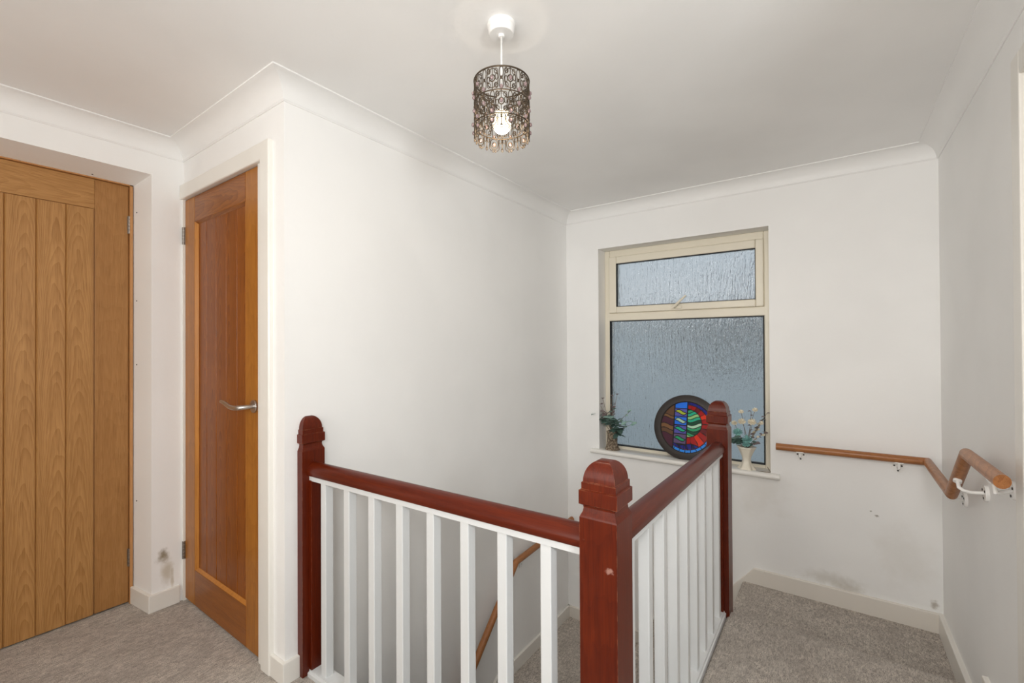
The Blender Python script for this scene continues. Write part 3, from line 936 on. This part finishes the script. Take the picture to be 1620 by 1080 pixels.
def bark():
    m, nt, b = new_mat('rough_bark')
    p = position(nt)
    n1 = noise(nt, p, 75, 5, .7)
    c = ramp(nt, n1, [(.35, (.055, .04, .028)), (.5, (.25, .19, .13)), (.62, (.48, .40, .30))])
    L(nt, c, b.inputs['Base Color']); b.inputs['Roughness'].default_value = .85
    bump(nt, b, n1, 1, .015)
    return m
SZ = .4815
va = (-1.312, 3.085, SZ)
bm = BM()
rings = []
for z, r in ((0, .048), (.008, .049), (.02, .043), (.045, .037), (.075, .035), (.10, .034), (.125, .036), (.135, .037), (.137, .030), (.12, .028), (.03, .026)):
    rings.append([(va[0]+(r+.004*sin(5*t+z*60)+.002*sin(11*t-z*90))*cos(t), va[1]+(r+.004*sin(5*t+z*60))*sin(t), va[2]+z)
                  for t in [2*pi*k/28 for k in range(28)]])
loft(bm, rings)
tag(obj('vase', bm, bark(), loc=va, smooth=True), 'small rough brown bark-textured vase at the left end of the sill', 'vase')

sp = thing('eucalyptus_bouquet', 'grey-green leafy spray standing in the brown bark vase', 'plant', (va[0], va[1], va[2]+.11))
def sprig(parent, base, tip, leaves, mi_list, size=.03, head=None, bend=.02):
    bm = BM(); leaves = int(leaves*1.7)
    base, tip = Vector(base), Vector(tip)
    mid = (base+tip)/2+Vector((random.uniform(-bend, bend), random.uniform(-bend, bend)*.5, bend))
    pts = [base.lerp(mid, t)*(1-t)+mid.lerp(tip, t)*t for t in [i/8 for i in range(9)]]
    tube(bm, pts, [.0020-.0008*i/8 for i in range(9)], 6)
    for k in range(leaves):
        t = .45+.55*k/max(1, leaves-1)
        i = min(7, int(t*8)); c = pts[i].lerp(pts[i+1], t*8-i)
        dirn = (pts[i+1]-pts[i]).normalized()
        a = k*2.4+random.random()
        side = Vector((cos(a), sin(a)*.7, .35*sin(a*1.7)))
        leaf(bm, c, dirn*.35+side, size*random.uniform(1.0, 1.45), size*random.uniform(.85, 1.15), random.choice(mi_list))
    if head:
        for k in range(5):
            a = 2*pi*k/5
            leaf(bm, pts[-1], Vector((cos(a), sin(a)*.6, .5)), head, head*.5, mi_list[0], 0)
    return obj('sprig', bm, LEAFM, parent)
vb = (va[0], va[1], va[2]+.115)
for tip, n_, ms, size in [((-1.432, 3.07, .735), 5, [2, 3, 1], .030), ((-1.405, 3.08, .805), 2, [4, 4], .030), ((-1.37, 3.06, .70), 7, [1, 2], .038),
                          ((-1.345, 3.06, .745), 6, [4, 4, 2], .036), ((-1.31, 3.045, .715), 6, [3, 3, 2], .040), ((-1.29, 3.07, .80), 5, [4, 2], .026),
                          ((-1.262, 3.05, .70), 6, [1, 2, 1], .040), ((-1.235, 3.04, .645), 6, [1, 1, 2], .042), ((-1.18, 3.05, .70), 4, [1, 3, 3], .036),
                          ((-1.16, 3.07, .78), 3, [3, 2, 3], .024), ((-1.13, 3.09, .69), 3, [3, 3], .030), ((-1.25, 3.05, .60), 4, [1, 1], .038)]:
    sprig(sp, vb, tip, n_, ms, size)
for tip in ((-1.318, 3.10, .868), (-1.278, 3.10, .880), (-1.385, 3.09, .845)):
    sprig(sp, vb, tip, 2, [4], .012, .014)

vr = (-.437, 3.075, SZ)
M_porc = plain('ivory_ceramic', (.80, .75, .64), .3)
bm = BM()
rings = []
for z, r, lob in ((0, .048, .30), (.004, .049, .30), (.014, .040, .22), (.034, .027, .08), (.055, .0225, .03), (.075, .026, .04), (.10, .036, .08), (.125, .047, .14),
                  (.137, .053, .2), (.138, .048, .2), (.12, .040, .1), (.09, .028, .03), (.055, .017, .02), (.02, .017, .02)):
    rings.append([(vr[0]+r*(1+lob*.5*(cos(6*t)-.4))*cos(t), vr[1]+r*(1+lob*.5*(cos(6*t)-.4))*sin(t), vr[2]+z) for t in [2*pi*k/48 for k in range(48)]])
loft(bm, rings)
tag(obj('vase', bm, M_porc, loc=vr, smooth=True), 'ivory fluted waisted vase at the right end of the sill', 'vase')
s2 = thing('dried_flower_bouquet', 'cream seed heads and teal succulents standing in the ivory vase', 'plant', (vr[0], vr[1], vr[2]+.11))
vb2 = (vr[0], vr[1], vr[2]+.12)
def disc_head(parent, base, tip, r, mi):
    bm = BM()
    base, tip = Vector(base), Vector(tip)
    mid = (base+tip)/2+Vector((random.uniform(-.02, .02), 0, .02))
    pts = [base.lerp(mid, t)*(1-t)+mid.lerp(tip, t)*t for t in [i/6 for i in range(7)]]
    tube(bm, pts, .0013, 6)
    for k in range(11):
        a = 2*pi*k/11
        leaf(bm, pts[-1], Vector((cos(a), -.35+sin(a)*.45, .55*sin(a)+.25)), r, r*.62, mi, .1)
    return obj('seed_head' if mi == 5 else 'succulent', bm, LEAFM, parent)
for tip, r, mi in [((-.455, 3.04, .77), .026, 5), ((-.400, 3.04, .772), .028, 5), ((-.462, 3.06, .828), .018, 5), ((-.386, 3.06, .845), .018, 5),
                   ((-.500, 3.06, .755), .020, 5), ((-.352, 3.05, .770), .016, 5), ((-.425, 3.03, .668), .034, 6), ((-.476, 3.03, .705), .032, 6), ((-.43, 3.02, .64), .026, 6)]:
    disc_head(s2, vb2, tip, r, mi)
for tip, n_, ms, size in [((-.50, 3.05, .66), 6, [1, 1, 2], .034), ((-.46, 3.03, .655), 5, [1, 1], .034), ((-.38, 3.04, .65), 5, [4, 2], .030), ((-.325, 3.07, .83), 4, [4, 1], .014),
                          ((-.41, 3.07, .835), 3, [4], .016), ((-.33, 3.06, .715), 6, [5, 4], .016), ((-.37, 3.07, .74), 8, [5, 4], .015), ((-.345, 3.08, .79), 7, [5, 5, 4], .013)]:
    sprig(s2, vb2, tip, n_, ms, size)
bm = BM()
tube(bm, [(-.385, 3.05, .4835), (-.355, 3.043, .486), (-.325, 3.048, .4845), (-.305, 3.055, .485), (-.318, 3.085, .489), (-.330, 3.125, .497)], [.0012, .0018, .002, .0022, .002, .0012], 6)
tag(obj('twig', bm, M_stem), 'thin dark twig lying on the sill beside the ivory vase', 'twig')

# ------------------------------------------------------------------ outside the window
bm = BM(); box(bm, -14, 14, 3.6, 30, -2.9, -2.75)
struct('ground_outside', bm, plain('garden_ground', (.10, .11, .10), .9))
ho = thing('neighbouring_house', 'grey neighbouring house blurred behind the obscured glass', 'house', (1.2, 8.0, -2.75))
bm = BM(); box(bm, -6.5, 3.0, 8.0, 13, -2.75, 1.62); obj('house_wall', bm, plain('grey_render', (.74, .78, .79), .8), ho)
bm = BM(); prism(bm, [(7.7, 1.55), (10.5, 3.0), (13.3, 1.55)], 'x', -.6, 3.2); obj('house_roof', bm, plain('slate', (.05, .052, .058), .6), ho)
bm = BM(); box(bm, -1.72, -.98, 7.95, 8.02, .75, 1.62); obj('house_window', bm, plain('dark_pane', (.03, .035, .04), .1), ho)
bm = BM(); box(bm, -1.80, -.90, 7.90, 8.0, .66, .75); obj('house_sill', bm, plain('white_sill_stone', (.8, .82, .84), .6), ho)
bm = BM(); box(bm, -6.5, 3.0, 7.86, 8.0, 1.62, 1.74); obj('gutter', bm, plain('grey_gutter', (.25, .27, .28), .5), ho)

# ================================================================== LIGHT
wd = bpy.data.worlds.new('overcast_sky'); scene.world = wd; wd.use_nodes = True
nt = wd.node_tree; bg = nt.nodes['Background']
tc = nt.nodes.new('ShaderNodeTexCoord')
sp_ = nt.nodes.new('ShaderNodeSeparateXYZ'); L(nt, tc.outputs['Generated'], sp_.inputs[0])
c = ramp(nt, maprange(nt, sp_.outputs[2], -.1, .6), [(0, (.46, .49, .51)), (1, (.455, .54, .605))])
L(nt, c, bg.inputs[0]); bg.inputs[1].default_value = .82

def area(name, loc, target, size, size_y, energy, col):
    ld = bpy.data.lights.new(name, 'AREA'); ld.shape = 'RECTANGLE'; ld.size = size; ld.size_y = size_y
    ld.energy = energy; ld.color = col
    o = bpy.data.objects.new(name, ld); COL.objects.link(o); o.location = loc
    o.rotation_euler = (Vector(target)-Vector(loc)).to_track_quat('-Z', 'Y').to_euler()
    return o
# lamp and daylight in the room through the doorway on the right, then added fill lights behind the camera
area('side_room_lamp', (.94, .01, 1.46), (-1.2, 1.35, 1.5), .34, .34, 12.5, (.97, 1, 1))
area('added_rear_fill', (-1.0, YB-.05, 1.40), (-.9, 2.0, 1.2), 1.3, 1.25, 18, (1, .95, .875))  # added soft fill from behind, no known window there
fl = area('added_landing_fill', (.28, -.75, 1.85), (-.10, 3.05, 1.05), .5, .5, 7.5, (1, .985, .96))  # added unseen fill aimed at the window wall
fl.data.spread = radians(115)
area('added_ceiling_fill', (-.10, -.45, 1.60), (-.45, .80, ZC), .3, .3, 6.5, (1, .99, .98))  # added unseen fill to brighten the ceiling, not a real lamp
ld = bpy.data.lights.new('pendant_bulb_light', 'POINT'); ld.energy = 1.7; ld.color = (1, .86, .68); ld.shadow_soft_size = .03
o = bpy.data.objects.new('pendant_bulb_light', ld); COL.objects.link(o); o.location = (PX, PY, 1.885)

# ================================================================== CAMERA
F, YAW, PITCH, ROLL = 711.93, radians(35.513), radians(.3887), radians(-.3005)
fw = Vector((-sin(YAW)*cos(PITCH), cos(YAW)*cos(PITCH), sin(PITCH)))
r = Vector((cos(YAW), sin(YAW), 0)); u = r.cross(fw)
r2 = r*cos(ROLL)+u*sin(ROLL); u2 = u*cos(ROLL)-r*sin(ROLL)
cam = bpy.data.cameras.new('camera'); cam.sensor_width = 36; cam.lens = F/1620*36
cam.clip_start = .02; cam.shift_y = -.6/1620
co = bpy.data.objects.new('camera', cam); COL.objects.link(co)
M = Matrix((r2, u2, -fw)).transposed().to_4x4(); M.translation = (0, 0, 1.25)
co.matrix_world = M
scene.camera = co

scene.view_settings.view_transform = 'Standard'
scene.view_settings.look = 'None'
scene.view_settings.exposure = 0.36
scene.view_settings.gamma = 1.0
scene.view_settings.use_curve_mapping = False
scene.cycles.use_denoising = True
scene.cycles.max_bounces = 10
scene.cycles.diffuse_bounces = 6
scene.cycles.caustics_refractive = False
scene.cycles.caustics_reflective = False
